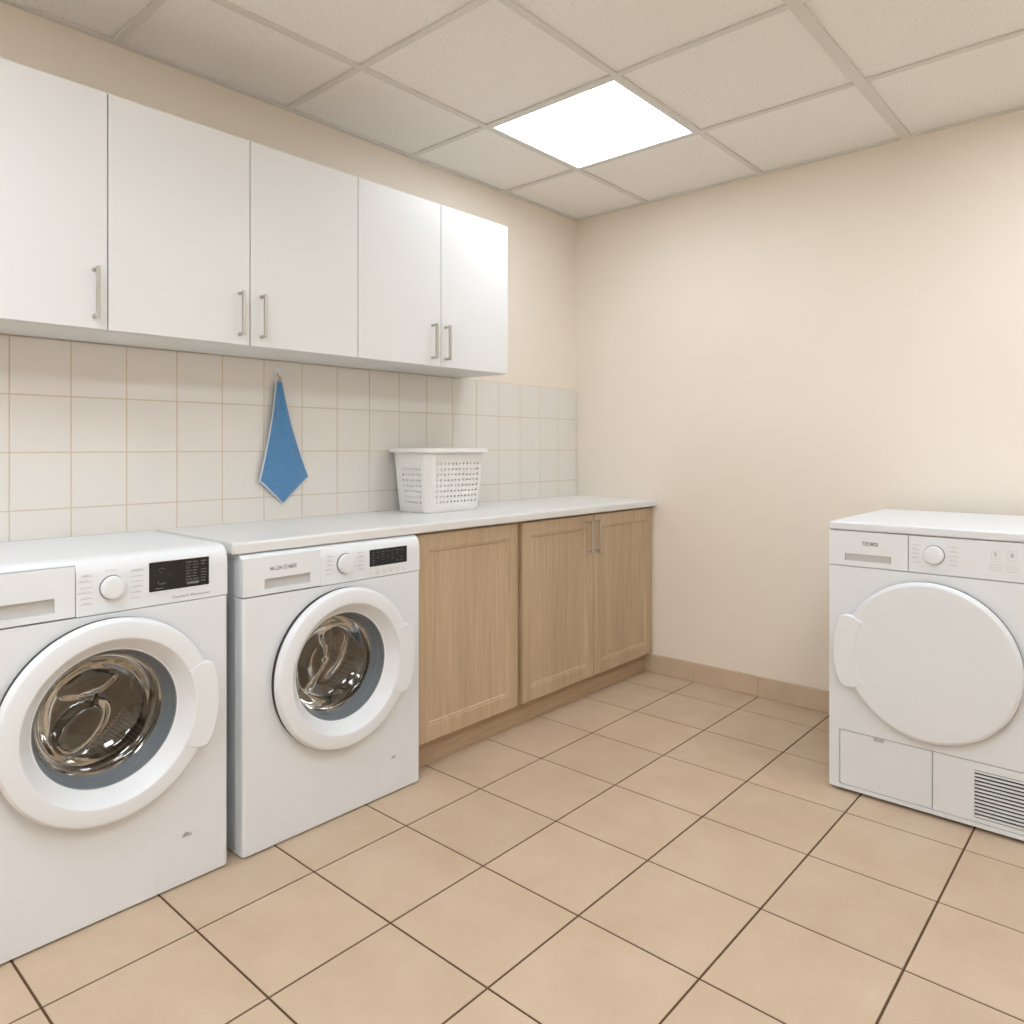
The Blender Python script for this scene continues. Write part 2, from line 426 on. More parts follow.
light(3, 0, 'added unseen fill light panel above the dryer side of the room')  # this and the next four: unseen panels added for brighter, more even light
light(1, 4, 'added unseen fill light panel high over the left of the viewpoint')
light(3, 3, 'added unseen fill light panel behind and right of the viewpoint')
light(0, 6, 'added unseen fill light panel at the far end of the cabinet wall')
light(3, 6, 'added unseen fill light panel at the far end by the side wall')

# ------------------------------------------------------------------ handles
def bar_handle(parent, y, z0, z1, x_face, proj=.03, t=.0045, name='handle', rounded=False):
    """bow handle standing off a door face that looks towards +X (local coordinates)"""
    b = BM()
    if rounded:
        tube(b, [(x_face + proj, y, z0), (x_face + proj, y, z1)], t, 14)
        for z in (z0 + .012, z1 - .012):
            tube(b, [(x_face, y, z), (x_face + proj, y, z)], t * .8, 12); tube(b, [(x_face, y, z), (x_face + .003, y, z)], t * 1.5, 14)
    else:
        box(b, x_face + proj - t, x_face + proj + t, y - t, y + t, z0, z1, .0014, 2)
        for z in (z0 + .0055, z1 - .0055):
            tube(b, [(x_face, y, z), (x_face + proj - t + .001, y, z)], t * .85, 12); tube(b, [(x_face, y, z), (x_face + .004, y, z)], t * 1.35, 14)
    return link(name, b, M['steel'], parent)

# ------------------------------------------------------------------ wall cabinets
UZ0, UZ1, UX = 1.505, 2.166, .300
def wall_cabinet(ya, yb, doors, label):
    r = empty('wall_cabinet', (.006, (ya + yb) / 2, UZ0), label=label, cat='wall cabinet', group='white wall cabinets above the counter')
    c = (ya + yb) / 2; h = UZ1 - UZ0; X = UX - .006
    b = BM(); t = .018; y0, y1 = ya - c + .0004, yb - c - .0004; D = X - .0195
    box(b, 0, D, y0, y0 + t, 0, h, .0006, 1); box(b, 0, D, y1 - t, y1, 0, h, .0006, 1)
    box(b, 0, D, y0 + t, y1 - t, 0, t); box(b, 0, D, y0 + t, y1 - t, h - t, h); box(b, 0, .006, y0 + t, y1 - t, t, h - t)
    link('carcass', b, M['whitef'], r, smooth=None)
    for d0, d1, hy in doors:
        dr = link('door', box(BM(), X - .018, X, d0 - c + .0016, d1 - c - .0016, .001, h, .0011, 2), M['whitef'], r)
        bar_handle(dr, hy - c, 1.533 - UZ0, 1.674 - UZ0, X, .028, .0048)
    return r
wall_cabinet(-3.012, -2.59, [(-3.012, -2.59, -2.624)], 'white wall cabinet above the large washing machine, cut off by the frame edge')
wall_cabinet(-2.59, -1.739, [(-2.59, -2.163, -2.199), (-2.163, -1.739, -2.124)], 'middle white two-door wall cabinet, directly above the hanging blue cloth')
wall_cabinet(-1.739, -.919, [(-1.739, -1.327, -1.374), (-1.327, -.919, -1.302)], 'white two-door wall cabinet nearest the room corner, above the laundry basket')

# ------------------------------------------------------------------ worktop, base cabinets, plinth
CZ0, CZ1 = .871, .906
b = BM(); CXF = .522
prof = [(.0062, CZ0)] + [(CXF - .006, CZ0), (CXF - .002, CZ0 + .002), (CXF, CZ0 + .006)] + \
       [(CXF, CZ1 - .010), (CXF - .0012, CZ1 - .005), (CXF - .004, CZ1 - .002), (CXF - .010, CZ1)] + [(.0062, CZ1)]
pb = BM()
A = [pb.verts.new((p[0], -2.338, p[1])) for p in prof]; B = [pb.verts.new((p[0], -.001, p[1])) for p in prof]
pb.faces.new(A); pb.faces.new(B[::-1]); n = len(prof)
for i in range(n): pb.faces.new((A[i], A[(i + 1) % n], B[(i + 1) % n], B[i]))
bmesh.ops.bevel(pb, geom=[e for e in pb.edges if all(abs(v.co.y + 2.338) < 1e-5 for v in e.verts)], offset=.003, segments=2, affect='EDGES')
tag(link('worktop', pb, M['counter']), 'long white laminate worktop on the oak cabinets under the wall tiles', 'worktop')

BXF = .495; BZ0, BZ1 = .103, .862
def shaker_door(parent, y0, y1, z0, z1, hy=None):
    """door whose front looks to +X, frame 5.4 cm wide with a sunken middle panel"""
    bm = BM(); X = BXF; t = .020; fw = .054; fz = .060
    def loop(iy, iz, x): return [bm.verts.new(q) for q in ((x, y0 + iy, z0 + iz), (x, y1 - iy, z0 + iz), (x, y1 - iy, z1 - iz), (x, y0 + iy, z1 - iz))]
    L = [loop(0, 0, X - t), loop(0, 0, X - .0022), loop(.0022, .0022, X), loop(fw - .002, fz - .002, X), loop(fw, fz, X - .0035),
         loop(fw + .006, fz + .006, X - .0035), loop(fw + .010, fz + .010, X - .0095)]
    for a, c in zip(L, L[1:]):
        for k in range(4): bm.faces.new((a[k], a[(k + 1) % 4], c[(k + 1) % 4], c[k]))
    bm.faces.new(L[0]); bm.faces.new(L[-1])
    d = link('door', bm, M['wood'], parent, smooth=20)
    if hy is not None: bar_handle(d, hy, .684 , .842, X, .030, .0058, rounded=True)
    return d
def base_cabinet(ya, yb, doors, label):
    r = empty('base_cabinet', (0, 0, 0), label=label, cat='base cabinet', group='oak base cabinets under the worktop')
    b = BM(); D = BXF - .0215; t = .018
    box(b, .02, D, ya, ya + t, .101, .8705); box(b, .02, D, yb - t, yb, .101, .8705)
    box(b, .02, D, ya + t, yb - t, .101, .119); box(b, .02, D, ya + t, yb - t, .852, .8705); box(b, .02, .03, ya + t, yb - t, .119, .852)
    link('carcass', b, M['wood'], r, smooth=None)
    for d in doors: shaker_door(r, *d[:2], BZ0, BZ1, d[2] if len(d) > 2 else None)
    return r
base_cabinet(-1.640, -1.0615, [(-1.622, -1.078)], 'oak base cabinet with a single door and no handle, beside the small washing machine')
base_cabinet(-1.0605, -.0012, [(-1.045, -.5335, -.585), (-.5295, -.007, -.518)], 'oak base cabinet with two handled doors, next to the back wall')
pl = BM(); box(pl, .437, .455, -1.640, -.0125, .0006, .1005, .002, 2); box(pl, .05, .437, -1.640, -1.622, .0006, .1005)
tag(link('plinth', pl, M['woodh']), 'long oak toe kick board on the floor under the base cabinets', 'plinth')

# ------------------------------------------------------------------ washing machines
def sector(bm, a0, z0, F, r0, r1, d0, d1, o0, o1, n=28, bev=.004, rc=0.0):
    outer = []; inner = []
    for i in range(n + 1):
        a = math.radians(d0 + (d1 - d0) * i / n); e = min(i, n - i) / n
        k = 1 - (max(0, 1 - e / .09)) ** 2 * rc
        outer.append((a0 + (r0 + (r1 - r0) * k) * math.cos(a), z0 + (r0 + (r1 - r0) * k) * math.sin(a)))
        inner.append((a0 + r0 * math.cos(a), z0 + r0 * math.sin(a)))
    poly_prism(bm, outer + inner[::-1], 'y', F - o1, F - o0, bev, 3)
    return bm

def fascia_profile(F, zb, zt, rd=.05):
    # (y, z): front plane y=F, curls back over the top
    return [(F, zb), (F, zt - .052), (F + .0015, zt - .036), (F + .005, zt - .022), (F + .0115, zt - .011), (F + .022, zt - .004), (F + .036, zt - .0008), (F + rd, zt), (F + rd, zb)]

def feet(r, hw, D):
    for sx in (-1, 1):
        for sy in (-1, 1):
            link('foot', cyl_z(BM(), sx * (hw - .05), sy * (D / 2 - .06), .0003, .016, .02), M['dark'], r)

def knob(parent, F, a, z, r, name='dial'):
    k = link(name, lathe_y(BM(), a, z, F, [(r * .86, -.001), (r * .86, .004), (r, .0045), (r, .0115), (r * .97, .0145), (r * .90, .0162), (r * .6, .0174), (0, .0178)], 48), M['whitep'], parent)
    link('dial_shade_ring', lathe_y(BM(), a, z, F, [(r * .8, .0002), (r * .8, .0012), (r * 1.05, .0012), (r * 1.07, .0004), (r * 1.07, -.001)], 48), M['mark'], k)  # flat grey ring painted as the shadow around the dial
    return k

def washer(loc, hw, D, top, seam, dz, da, disp, knob_at, drawer, slot, flap, label, variant):
    r = empty('washing_machine', loc, PI / 2, label=label, cat='washing machine', group='front-loading washing machines along the tiled wall')
    F = -D / 2
    body = BM(); bodybox(body, -hw, hw, F, D / 2, .005, seam - .0022, .011, .0025)
    bo = link('body', body, M['white'], r)
    c = BM(); lathe_y(c, da, dz, F, [(0, .05), (.2, .05), (.2, -.36), (0, -.36)], 96)
    cut(bo, [c])
    b2 = BM(); box(b2, -hw + .001, hw - .001, F + .048, D / 2 - .001, seam - .004, top - .018, .002, 1)
    link('upper_body', b2, M['white'], r)
    lid = BM(); box(lid, -hw, hw, F + .0502, D / 2, top - .0175, top, .0025, 2)
    link('top_panel', lid, M['white'], r)
    link('side_panel', box(BM(), -hw - .0012, -hw + .004, F + .038, D / 2 - .01, .016, seam - .004, .0005, 1), M['sidegrey'], r)  # left side sheet, coloured greyer than the front
    feet(r, hw, D)
    # control panel
    fp = BM(); poly_prism(fp, fascia_profile(F, seam, top), 'x', -hw, hw, .0045, 3)
    fa = link('control_panel', fp, M['whitep'], r)
    d0, d1, dzb, dzt, gap = drawer
    t1 = box(BM(), -hw - .02, d1 + gap, F - .05, F + .018, seam - .02, dzt + gap)
    pw = BM(); a0, a1, z0, z1 = disp; poly_prism(pw, rrect(a0, a1, z0, z1, .004), 'y', F - .02, F + .004)
    cut(fa, [t1, pw])
    dp = BM(); pr = [(F, dzb), (F, min(dzt, top - .052)), (F + .0006, dzt), (F + .017, dzt), (F + .017, dzb)]
    poly_prism(dp, pr, 'x', d0, d1, .0014 if variant == 1 else .0004, 2)
    do = link('detergent_drawer', dp, M['whitep'], r)
    s0, s1, sz0, sz1 = slot
    cut(do, [box(BM(), s0, s1, F - .02, F + .0125, sz0, sz1)])
    gr = BM(); box(gr, s0 + .0004, s1 - .0004, F + .0115, F + .0124, sz0 + .0004, sz1 - .0004)
    link('grip_recess', gr, M['slot'], do, smooth=None)
    # display
    di = BM(); poly_prism(di, rrect(a0 + .0006, a1 - .0006, z0 + .0006, z1 - .0006, .0035), 'y', F - .0006, F + .0036, .0008, 1)
    dd = link('display', di, M['black'], r)
    rim = BM(); tube(rim, [(p[0], F - .0003, p[1]) for p in rrect(a0 - .0008, a1 + .0008, z0 - .0008, z1 + .0008, .0045)], .0019, 8, closed=True)
    link('bezel', rim, M['whitep'], dd)
    ic = BM(); rs = []; w, h = a1 - a0, z1 - z0
    if variant == 1:
        for i in range(3):
            for j in range(8):
                x = a0 + w * (.60 + .115 * i) + (.004 if i == 2 else 0); z = z1 - h * (.13 + .098 * j)
                if (i, j) in ((2, 2), (1, 7)): continue
                rs.append((x, x + w * random.uniform(.06, .10), z - .0009, z + .0009))
        rs += [(a0 + w * .10, a0 + w * .22, z0 + h * .09, z0 + h * .115), (a0 + w * .62, a0 + w * .82, z0 + h * .11, z0 + h * .20),
               (a0 + w * .34, a0 + w * .345, z0 + h * .46, z0 + h * .56)]
        link('display_markings', strokes(BM(), [q for q in rs if q[0] > a0 + w * .5], F, .0006), M['dispmark'], dd, smooth=None)
        strokes(ic, [q for q in rs if q[0] <= a0 + w * .5], F, .0006)
        tube(ic, [(a0 + w * (.21 + .045 * math.cos(t)), F - .0008, z0 + h * (.70 + .07 * math.sin(t))) for t in [i * .6 for i in range(9)]], .0006, 4)
        tube(ic, [(a0 + w * (.21 + .07 * math.cos(t)), F - .0008, z0 + h * (.30 + .06 * math.sin(t))) for t in [2.5 + i * .5 for i in range(8)]], .0008, 4)
    else:
        for i in range(7):
            for j in range(5):
                if random.random() < .75:
                    x = a0 + w * (.08 + .125 * i); z = z1 - h * (.2 + .15 * j)
                    rs.append((x, x + w * random.uniform(.03, .07), z - .0006, z + .0006))
        strokes(ic, rs, F, .0006)
    link('display_markings', ic, M['dispmark'], dd, smooth=None)
    # dial and its printed programmes
    ka, kz, kr = knob_at
    knob(r, F, ka, kz, kr)
    nl = 6 if variant == 1 else 5
    for side in (-1, 1):
        rs = []
        for j in range(nl):
            z = kz + (nl / 2 - .5 - j) * .0138
            L = random.uniform(.024, .036) if variant == 1 else random.uniform(.022, .030)
            x = ka + side * (kr + .012 + .006 * abs(math.cos((j - nl / 2 + .5) / nl * 2.2)))
            x0, x1 = (x - L, x) if side < 0 else (x, x + L)
            rs.append((x0, x1, z - .0008, z + .0004))
            if random.random() < .6: rs.append((x0 + .004, x1 - random.uniform(.004, .01), z + .0028, z + .0036))
        link('dial_markings', strokes(BM(), rs, F, .0001), M['markl'], fa, smooth=None)
    if variant == 1: rs = [(ka - .014, ka - .009, kz + kr + .013, kz + kr + .0145), (ka - .004, ka + .012, kz + kr + .013, kz + kr + .0142)]
    if variant == 1: link('dial_markings', strokes(BM(), rs, F, .0001), M['markl'], fa, smooth=None)
    # porthole door: ring, glass, gasket, handle
    R = .2515
    ring = lathe_y(BM(), da, dz, F, [(.236, .0), (.236, .0145), (.2500, .0146), (R, .0165), (R + .0005, .020), (R + .0005, .025), (R - .002, .033), (R - .007, .0385), (R - .014, .041), (.214, .0425), (.2045, .0415), (.2005, .0385), (.1975, .0335), (.1765, .006), (.1725, .0015), (.1695, .0008), (.1680, -.004), (.1680, -.012), (.19, -.012), (.19, 0)], 144, close=True)
    door = link('door', ring, M['whitep'], r, smooth=28)
    link('door_gap_shade', lathe_y(BM(), da, dz, F, [(.2335, .0003), (.2335, .0150), (.2502, .0150), (.2502, .0003)], 112, close=True), M['dark'], door)  # dark ring drawing the shade in the gap behind the door
    hb = BM(); sector(hb, da, dz, F, .2005, .268, -32, 25, .010, .0435, bev=.004, rc=.5)
    link('door_handle', hb, M['whitep'], door, smooth=30)
    link('glass_rim', lathe_y(BM(), da, dz, F, [(.1705, .0006), (.1665, -.001), (.1645, -.010), (.1620, -.024), (.1600, -.026), (.1590, -.034), (.1560, -.046), (.1520, -.050), (.1505, -.056), (.153, -.060), (.168, -.060), (.1695, -.012)], 128, close=False), M['gasket'], door)
    if variant == 1:
        gp = [(.1515, -.052), (.149, -.060), (.1465, -.064), (.142, -.068), (.135, -.0705), (.128, -.084), (.118, -.098), (.10, -.110), (.07, -.118), (.035, -.121), (0, -.122)]
    else:
        gp = [(.1515, -.052), (.149, -.062), (.145, -.068), (.138, -.072), (.130, -.086), (.116, -.100), (.09, -.110), (.05, -.116), (0, -.118)]
    gl = lathe_y(BM(), da, dz, F, gp, 96)
    bmesh.ops.subdivide_edges(gl, edges=[e for e in gl.edges if all(math.hypot(v.co.x - da, v.co.z - dz) < .1285 for v in e.verts)], cuts=2, use_grid_fill=True)
    lobes = [(-.030, -.040, .078, .050, 38, .026), (-.010, .062, .066, .030, 8, .013)] if variant == 1 else [(-.040, .0, .040, .085, -18, .014), (.035, .015, .050, .085, -25, .010)]
    for v in gl.verts:
        x, z = v.co.x - da, v.co.z - dz; rr = math.hypot(x, z)
        fade = max(0, min(1, (.126 - rr) / .02)); 
        for lx, lz, ax, az, deg, amp in lobes:
            c, s_ = math.cos(math.radians(deg)), math.sin(math.radians(deg)); u = ((x - lx) * c + (z - lz) * s_) / ax; w_ = (-(x - lx) * s_ + (z - lz) * c) / az
            q = math.hypot(u, w_); t = max(0, min(1, (1.15 - q) / .45)); v.co.y -= amp * fade * t * t * (3 - 2 * t)
    link('door_glass', gl, M['glass'], door, smooth=60)
    # tub mouth and drum
    link('gasket', lathe_y(BM(), da, dz, F, [(.196, -.062), (.172, -.064), (.160, -.068), (.1575, -.074), (.161, -.079), (.157, -.083), (.160, -.090), (.175, -.095), (.197, -.096)], 112), M['dark'], r)
    dr = link('drum', lathe_y(BM(), da, dz, F, [(.160, -.098), (.156, -.100), (.156, -.104), (.163, -.110), (.180, -.120), (.186, -.135), (.187, -.30), (.182, -.318), (.165, -.328)], 112), M['drum'], r)
    link('drum_mouth_ring', lathe_y(BM(), da, dz, F, [(.1555 + .0032 * math.cos(q * PI / 4), -.099 + .0032 * math.sin(q * PI / 4)) for q in range(8)], 112, close=True), M['chrome'], dr)
    link('drum_back', lathe_y(BM(), da, dz, F, [(.186, -.322), (.14, -.325), (.115, -.312), (.08, -.30), (.072, -.29), (.04, -.285), (0, -.284)], 96), M['lifter'], dr)
    base = 100 if variant == 1 else 60
    for k in range(3):
        ang = math.radians(base + 120 * k)
        lf = BM(); n = 14; secs = []
        for i in range(n + 1):
            t = i / n; o = -.125 - .185 * t; hgt = .058 * (math.sin(PI * min(1, max(0, t * 1.0))) ** .45) + .002
            wdt = .052 * (1 - .35 * t)
            ring_ = []
            for q in range(9):
                u = -1 + 2 * q / 8; rr = .1865 - hgt * (math.cos(u * PI / 2) ** .8 if abs(u) < 1 else 0); tt = ang + u * wdt / .17
                ring_.append(lf.verts.new((da + rr * math.cos(tt), F - o, dz + rr * math.sin(tt))))
            secs.append(ring_)
        for A_, B_ in zip(secs, secs[1:]):
            for q in range(8): lf.faces.new((A_[q], A_[q + 1], B_[q + 1], B_[q]))
        link('drum_lifter', lf, M['lifter'], dr, smooth=60)
    # service flap low on the front
    f0, f1, fz0, fz1 = flap
    fl = BM(); poly_prism(fl, rrect(f0, f1, fz0, fz1, .008), 'y', F - .0008, F + .001, .0004, 1)
    fo_ = link('service_flap', fl, M['white'], r)
    if variant == 1:
        lettering('lettering', 'dBu', .0165, .188, .1345, F, .0013, M['mark'], fo_, 1.0, bold=.0003)
        lettering('lettering', 'Ceaedoch Slteowemat', .0095, .200, .7795, F, .0003, M['mark'], fa, 1.18)
    else:
        lettering('lettering', 'es', .0165, .213, .1265, F, .0013, M['mark'], fo_, 1.25, bold=.0002)
        lettering('lettering', 'MLZM EDMBE', .0165, -.2035, .8215, F + (.0008), .0014, M['markl'], do, .90, bold=.0002)
        ib = BM()
        for q in range(6):
            x = a0 + .006 + q * .0282; zz = z0 - .0195
            if q in (0, 5): tube(ib, [(x - .005, F - .0003, zz - .004), (x, F - .0003, zz + .003), (x + .004, F - .0003, zz - .002)], .0006, 4)
            else: outline(ib, rrect(x - .0062, x + .0062, zz - .006, zz + .006, .0018, 2), F, .0003, .0005)
            if q % 2: strokes(ib, [(x - .0028, x + .0022, zz - .001, zz + .0006), (x - .0016, x + .003, zz - .0035, zz - .0025)], F, .0002)
            else: strokes(ib, [(x - .002, x + .003, zz + .0015, zz + .0025)], F, .0002)
        link('button_icons', ib, M['markl'], fa, smooth=None)
    return r

# local a = world y - machine centre
D1 = .52
washer((.53 - D1 / 2, -2.6625, 0), .3055, D1, .9055, .7655, .5015, -.0075, (.0885, .2510, .8000, .8785), (.000, .828, .0285),
       (-.3055, -.0835, .7675, .8895, .0017), (-.262, -.1275, .783, .8185), (.105, .269, .020, .147),
       'large front-loading washing machine in the front left, uncovered top and wide black display', 1)
D2 = .52
washer((.54 - D2 / 2, -1.9845, 0), .3335, D2, .8705, .7465, .4805, .0065, (.1115, .2740, .7815, .8395), (.0165, .8065, .0305),
       (-.3335, -.075, .7485, .858, .0003), (-.2655, -.1095, .764, .7935), (.149, .292, .018, .1385),
       'smaller front-loading washing machine tucked under the white worktop beside the oak cabinet', 2)

# ------------------------------------------------------------------ tumble dryer
def dryer():
    hw, D = .309, .675; cx = 1.943; yF = -.74
    r = empty('tumble_dryer', (cx, yF + D / 2, 0), 0, label='white tumble dryer with a round closed door, standing alone against the plain beige wall', cat='tumble dryer')
    F = -D / 2; L = lambda x: x - cx
    link('body', bodybox(BM(), -hw, hw, F + .010, D / 2, .013, .894, .008, .003), M['white'], r)
    feet(r, hw, D)
    # front sheet: upper panel with a left stile and a bottom rail
    fp = BM(); zt = .773; s = L(1.6685)
    pts = [(-hw, .011), (hw, .011), (hw, .0255), (s, .0255), (s, .2125), (hw, .2125), (hw, zt), (-hw, zt)]
    poly_prism(fp, pts, 'y', F, F + .0098, .002, 2)
    link('front_panel', fp, M['white'], r)
    g = .0021
    fl = BM(); f0, f1, z0, z1 = s + g, L(1.9505), .0255 + g, .2125 - g
    q = rrect(f0, f1, z0, z1, .012); sq = [p if p[0] < (f0 + f1) / 2 else (f1, z1 if p[1] > .1 else z0) for p in q]
    out = []
    for p in sq:
        if not out or (abs(p[0] - out[-1][0]) + abs(p[1] - out[-1][1])) > 1e-6: out.append(p)
    poly_prism(fl, out, 'y', F + .0006, F + .0098, .0012, 2)
    fl = link('service_flap', fl, M['white'], r)
    tb = BM(); poly_prism(tb, [(L(1.776), z1 + .0005), (L(1.812), z1 + .0005), (L(1.809), z1 - .012), (L(1.779), z1 - .012)], 'y', F - .0012, F + .001, .0005, 1)
    lo = link('latch', tb, M['slot'], fl)
    strokes_b = strokes(BM(), [(L(1.782), L(1.789), z1 - .008, z1 - .004), (L(1.791), L(1.797), z1 - .009, z1 - .005), (L(1.799), L(1.806), z1 - .008, z1 - .004)], F, .0012)
    link('latch_markings', strokes_b, M['mark'], lo, smooth=None)
    gp = BM(); box(gp, L(1.9505) + .0026, hw, F + .0006, F + .0098, z0, z1, .0012, 2)
    gpo = link('vent_panel', gp, M['white'], r)
    v0, v1, vz0, vz1 = L(2.066), hw - .022, .040, .187
    cut(gpo, [box(BM(), v0, v1, F - .01, F + .0088, vz0, vz1)])
    link('vent_backing', box(BM(), v0 + .0003, v1 - .0003, F + .0080, F + .0087, vz0 + .0003, vz1 - .0003), M['cutout'], gpo, smooth=None)
    sl = BM(); N = 13; p = (vz1 - vz0) / N
    for i in range(N):
        z = vz0 + p * (i + .35)
        box(sl, v0 + .0002, v1 - .0002, F + .0004, F + .0060, z - p * .06, z + p * .42, .0006, 1)
    link('vent_slats', sl, M['whitep'], gpo, smooth=None)
    # control strip
    sx = L(1.8825); zb, zt2 = .7755, .8925
    dw = BM(); box(dw, -hw, sx - .0011, F, F + .0098, zb, zt2, .0016, 2)
    dwo = link('water_drawer', dw, M['whitep'], r)
    cut(dwo, [box(BM(), L(1.6865), L(1.832), F - .02, F + .0086, .7935, .8175)])
    link('grip_recess', box(BM(), L(1.6869), L(1.8316), F + .0078, F + .0085, .7939, .8171), M['slot'], dwo, smooth=None)
    lettering('lettering', 'TEDMSS', .0175, L(1.7665), .8535, F, .0003, M['mark'], dwo, .82, bold=.0004)
    cp = BM(); box(cp, sx + .0011, hw, F, F + .0098, zb, zt2, .0016, 2)
    cpo = link('control_panel', cp, M['whitep'], r)
    knob(r, F, L(1.957), .8365, .0285)
    ka = L(1.957)
    for side in (-1, 1):
        rs = []
        for j in range(5):
            z = .8365 + (2 - j) * .0138; x = ka + side * (.0385 + .004 * math.cos((j - 2) * .8)); Lg = random.uniform(.022, .027)
            x0, x1 = (x - Lg, x) if side < 0 else (x, x + Lg)
            rs.append((x0, x1, z - .0007, z + .0004))
            if j % 2: rs.append((x0 + .004, x1 - .008, z + .0028, z + .0034))
        link('dial_markings', strokes(BM(), rs, F, .0001), M['markl'], cpo, smooth=None)
    bx = [L(2.122), L(2.164)]
    for i, x in enumerate(bx):
        for j, z in enumerate((.8535, .8185)):
            b = BM()
            if j: poly_prism(b, [(x + .0135 * math.cos(t * PI / 12), z + .0145 * math.sin(t * PI / 12)) for t in range(24)], 'y', F - .0012, F + .001, .0006, 1)
            else: poly_prism(b, rrect(x - .011, x + .011, z - .013, z + .013, .005), 'y', F - .0008, F + .001, .0006, 1)
            bt = link('button', b, M['whitep'], r)
            ib = BM()
            if j: outline(ib, [(x + .0135 * math.cos(t * PI / 12), z + .0145 * math.sin(t * PI / 12)) for t in range(24)], F, .0004, .0006); outline(ib, rrect(x - .0065, x + .0065, z - .0055, z + .0055, .0045, 3), F, .0012, .0005)
            else: outline(ib, rrect(x - .011, x + .011, z - .013, z + .013, .005), F, .0002, .0004)
            link('button_outline', ib, M['markl'], bt, smooth=None)
            if not j: lettering('lettering', '5B'[i], .018, x, z, F, .001, M['mark'], bt, 1.0)
    # lid
    ld = BM(); box(ld, -hw - .0005, hw + .0005, F - .0005, D / 2, .8955, .9235, .0065, 4)
    link('top_panel', ld, M['white'], r)
    # door
    da, dz, R = L(1.9435), .4965, .2525
    dp = lathe_y(BM(), da, dz, F, [(.24, 0), (.24, .0125), (R - .001, .0128), (R, .0148), (R, .026), (R - .0025, .0305), (R - .010, .0345), (R - .018, .0355), (.0, .0355)], 144)
    door = link('door', dp, M['white'], r, smooth=20)
    link('door_gap_shade', lathe_y(BM(), da, dz, F, [(.236, .0003), (.236, .0130), (.2515, .0130), (.2515, .0003)], 112, close=True), M['dark'], door)  # gap shade behind the dryer door, made as a dark ring
    hb = BM(); sector(hb, da, dz, F, .214, .2850, 152.5, 209, .010, .0385, bev=.003, rc=.45)
    link('door_handle', hb, M['whitep'], door, smooth=30)
dryer()

